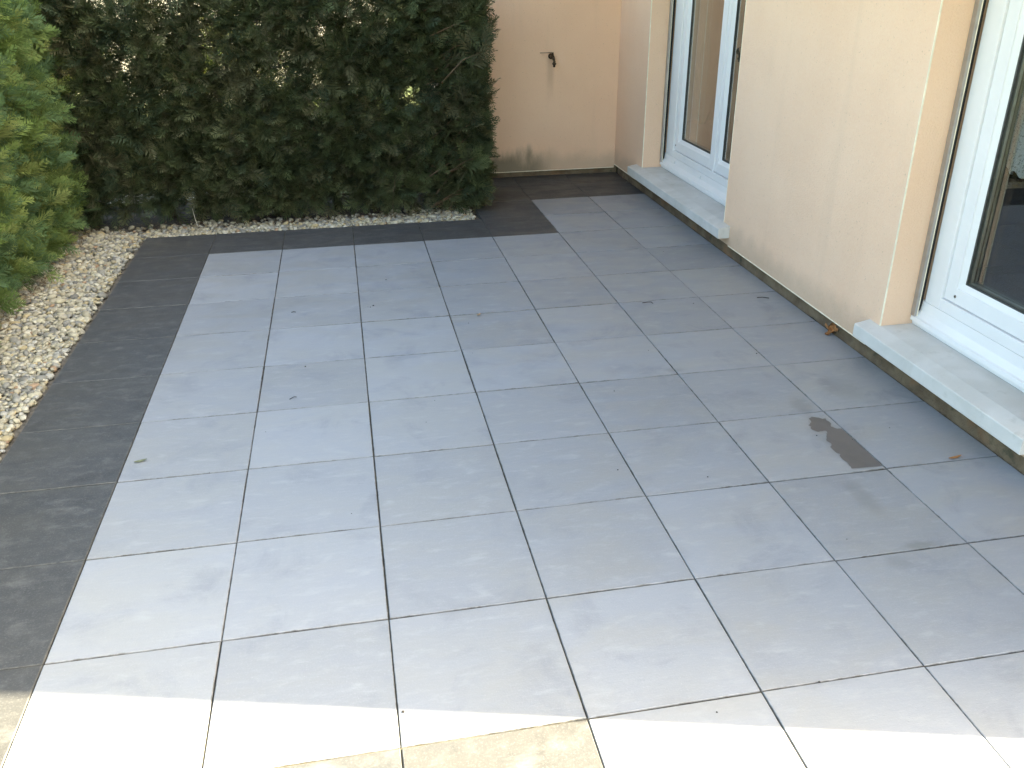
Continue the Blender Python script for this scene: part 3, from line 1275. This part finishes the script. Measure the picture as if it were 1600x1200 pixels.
at.data.foreach_set('color', np.concatenate([C, np.ones((len(C), 1))], 1).astype(np.float32).ravel())
me.materials.append(M_pebble)
o = link('pebbles', me, gravel)
o['kind'] = 'stuff'

# dry needles and scraps fallen from the hedges
mb = MB()
for k in range(2600):
    if k % 2:
        x, y = rng.uniform(-1.3, 2.0), .56 + abs(rng.normal()) * .22 + .1
    else:
        x, y = -.92 - abs(rng.normal()) * .13, rng.uniform(-3.2, .8)
    L, a = rng.uniform(.012, .05), rng.uniform(0, 6.28)
    w_ = rng.uniform(.0012, .0028)
    c_, s_ = math.cos(a), math.sin(a)
    zz_ = rng.uniform(.0, .012)
    tz = rng.uniform(-.008, .012)
    mb.quad((x - s_ * w_, y + c_ * w_, zz_), (x + s_ * w_, y - c_ * w_, zz_), (x + c_ * L + s_ * w_, y + s_ * L - c_ * w_, zz_ + tz),
            (x + c_ * L - s_ * w_, y + s_ * L + c_ * w_, zz_ + tz))
litter = mb.build('needle_litter', simple('dry_needle', (.15, .095, .05), .9, var=.5, scale=30))
litter['kind'] = 'stuff'
tag(litter, 'dry brown needles fallen over the pebbles below the hedges', 'litter')

# ------------------------------------------------------------------ small things on the slabs
# damp patch
outline = [(2.922, -3.038), (2.945, -3.058), (2.971, -3.072), (2.972, -3.11), (2.958, -3.14), (2.975, -3.16), (2.994, -3.165),
           (2.9945, -3.30), (2.9945, -3.48), (2.93, -3.478), (2.864, -3.474), (2.872, -3.43), (2.862, -3.395), (2.876, -3.36),
           (2.866, -3.318), (2.884, -3.28), (2.880, -3.245), (2.898, -3.215), (2.918, -3.19), (2.912, -3.168), (2.885, -3.176),
           (2.866, -3.15), (2.872, -3.11), (2.890, -3.085), (2.903, -3.06)]
pts = []
for i, (x, y) in enumerate(outline):
    x2, y2 = outline[(i + 1) % len(outline)]
    for t in (0, .33, .66):
        xx, yy_ = x + (x2 - x) * t, y + (y2 - y) * t
        if xx < 2.99 and yy_ > -3.47:
            xx += .010 * noise.noise(Vector((xx * 60, yy_ * 60, 0)))
            yy_ += .010 * noise.noise(Vector((xx * 60, yy_ * 60, 8)))
        pts.append((xx, yy_))
mb = MB()
mb.quad(*[(x, y, .0012) for x, y in pts])
dp = mb.build('damp_patch', M_damp)
tag(dp, 'dark damp patch with ragged edge on a light slab near the house', 'stain')


def leaf(name, x, y, z, L, w, rz, mat, label, curl=.3, cat='leaf', lobes=0):
    mb = MB()
    n = 9
    for i in range(n):
        t = i / (n - 1)
        ww = w * math.sin(math.pi * min(1, t * .93 + .06)) ** .8 * (1 + lobes * math.sin(t * 16))
        zz_ = curl * L * (t - .4) ** 2
        for s in (-1, 0, 1):
            mb.v.append((L * (t - .5), s * ww, zz_ + abs(s) * curl * w * .8 + .0015))
    for i in range(n - 1):
        for k in range(2):
            q = i * 3 + k
            mb.f.append((q, q + 1, q + 4, q + 3))
    o = mb.build(name, mat)
    o.location = (x, y, z)
    o.rotation_euler = (0, 0, rz)
    tag(o, label, cat)
    return o


lf = empty('dry_leaf', (3.477, -2.19, .004))
tag(lf, 'crumpled orange dead leaf against the wall foot beside the near sill', 'leaf')
for k, (a, L) in enumerate(((.2, .075), (1.1, .06), (2.2, .055), (-.8, .05))):
    o = leaf('leaf_blade', 0, 0, 0, L, .018, a, M_deadleaf, 'x', .9, lobes=.35)
    del o['label'], o['category']
    o.parent = lf
    o.location = (.012 * math.cos(a), .016 * math.sin(a), .004 + .008 * k)
    o.rotation_euler = (.3 * k, -.6 + .3 * k, a)
leaf('dry_leaf', 3.315, -3.482, .001, .062, .008, .12, M_deadleaf, 'thin orange dead leaf on the slabs below the near sill', .3)
leaf('dry_leaf', 1.663, -1.533, .001, .030, .009, .7, M_paleleaf, 'small pale brown leaf scrap in the middle of the patio', .5, lobes=.5)
leaf('dry_leaf', .064, -2.853, .001, .050, .009, .25, M_greyleaf, 'grey green withered leaf beside the left charcoal border', .2)


def twig(x, y, pts_, r, label):
    mb = MB()
    mb.tube([(x + a, y + b, .003 + c) for a, b, c in pts_], r, 5)
    o = mb.build('twig', M_crumb)
    tag(o, label, 'twig')


twig(3.365, -1.60, [(-.03, .012, 0), (0, 0, .004), (.035, -.012, 0)], .0022, 'short dark twig on the slabs by the long peach wall')
twig(2.668, -1.535, [(-.03, .0, 0), (0, .002, .002), (.022, -.006, .004), (.026, -.026, .001)], .0020, 'hooked dark twig on a slab joint right of the centre')
twig(.655, -2.395, [(-.015, -.010, 0), (.006, .006, .003), (.016, .008, 0)], .0016, 'tiny twig beside a slab joint on the left')
twig(.62, -1.27, [(-.012, 0, 0), (.0, .004, .002), (.012, .0, 0)], .002, 'tiny dark twig scrap left of the soil crumbs')


def crumb(x, y, r, label):
    bm = bmesh.new()
    bmesh.ops.create_icosphere(bm, subdivisions=1, radius=1)
    for v in bm.verts:
        v.co = v.co * (1 + .35 * noise.noise(v.co * 1.7 + Vector((x * 9, y * 9, 0))))
        v.co.z *= .6
    me = bpy.data.meshes.new('soil_crumb')
    bm.to_mesh(me)
    bm.free()
    me.materials.append(M_crumb)
    o = link('soil_crumb', me)
    r *= .50
    o.location = (x, y, r * .45)
    o.scale = (r, r, r)
    tag(o, label, 'crumb', 'soil crumbs on the slabs')


crumb(1.078, -1.255, .0125, 'largest black soil crumb of the little group near the patio centre')
crumb(1.060, -1.275, .008, 'middle black soil crumb of the little group near the patio centre')
crumb(1.046, -1.268, .005, 'smallest black soil crumb of the little group near the patio centre')
CR = [(.969 + .21, -.805, .008), (.704, -2.046, .008), (1.589, -1.637, .006), (1.015, -4.384, .009), (2.173, -4.501, .008),
      (1.848, -4.548, .005), (2.14, -2.62, .006), (.40, -1.45, .004), (1.3, -2.55, .004), (1.24, -2.75, .004),
      (2.93, -1.60, .007), (2.98, -2.35, .008), (2.45, -2.2, .005), (1.95, -3.3, .006), (2.28, -3.42, .006),
      (.9, -3.4, .004), (.35, -3.0, .004), (2.99, -3.26, .005), (2.86, -3.20, .006), (1.75, -.33, .005), (2.35, .3, .005),
      (1.55, -2.05, .004), (3.1, -.6, .006), (2.6, -3.9, .004), (.55, -2.7, .004), (3.2, -3.2, .005)]
for (x, y, r) in CR:
    crumb(x, y, r, 'tiny dark soil speck lying loose on the patio slabs')

# long bare shoot hanging out of the rear hedge
mb = MB()
mb.tube([(1.33, .66, .004), (1.325, .67, .10), (1.34, .70, .20), (1.37, .78, .32)], [.0022, .002, .002, .0015], 5)
mb.build('bare_shoot', M_twig, rear)
mb = MB()
mb.tube([(-.16, .72, .0), (-.175, .74, .06), (-.19, .78, .13)], [.003, .0025, .002], 5)
mb.build('bare_shoot', simple('pale_shoot', (.42, .38, .30), .8), rear)
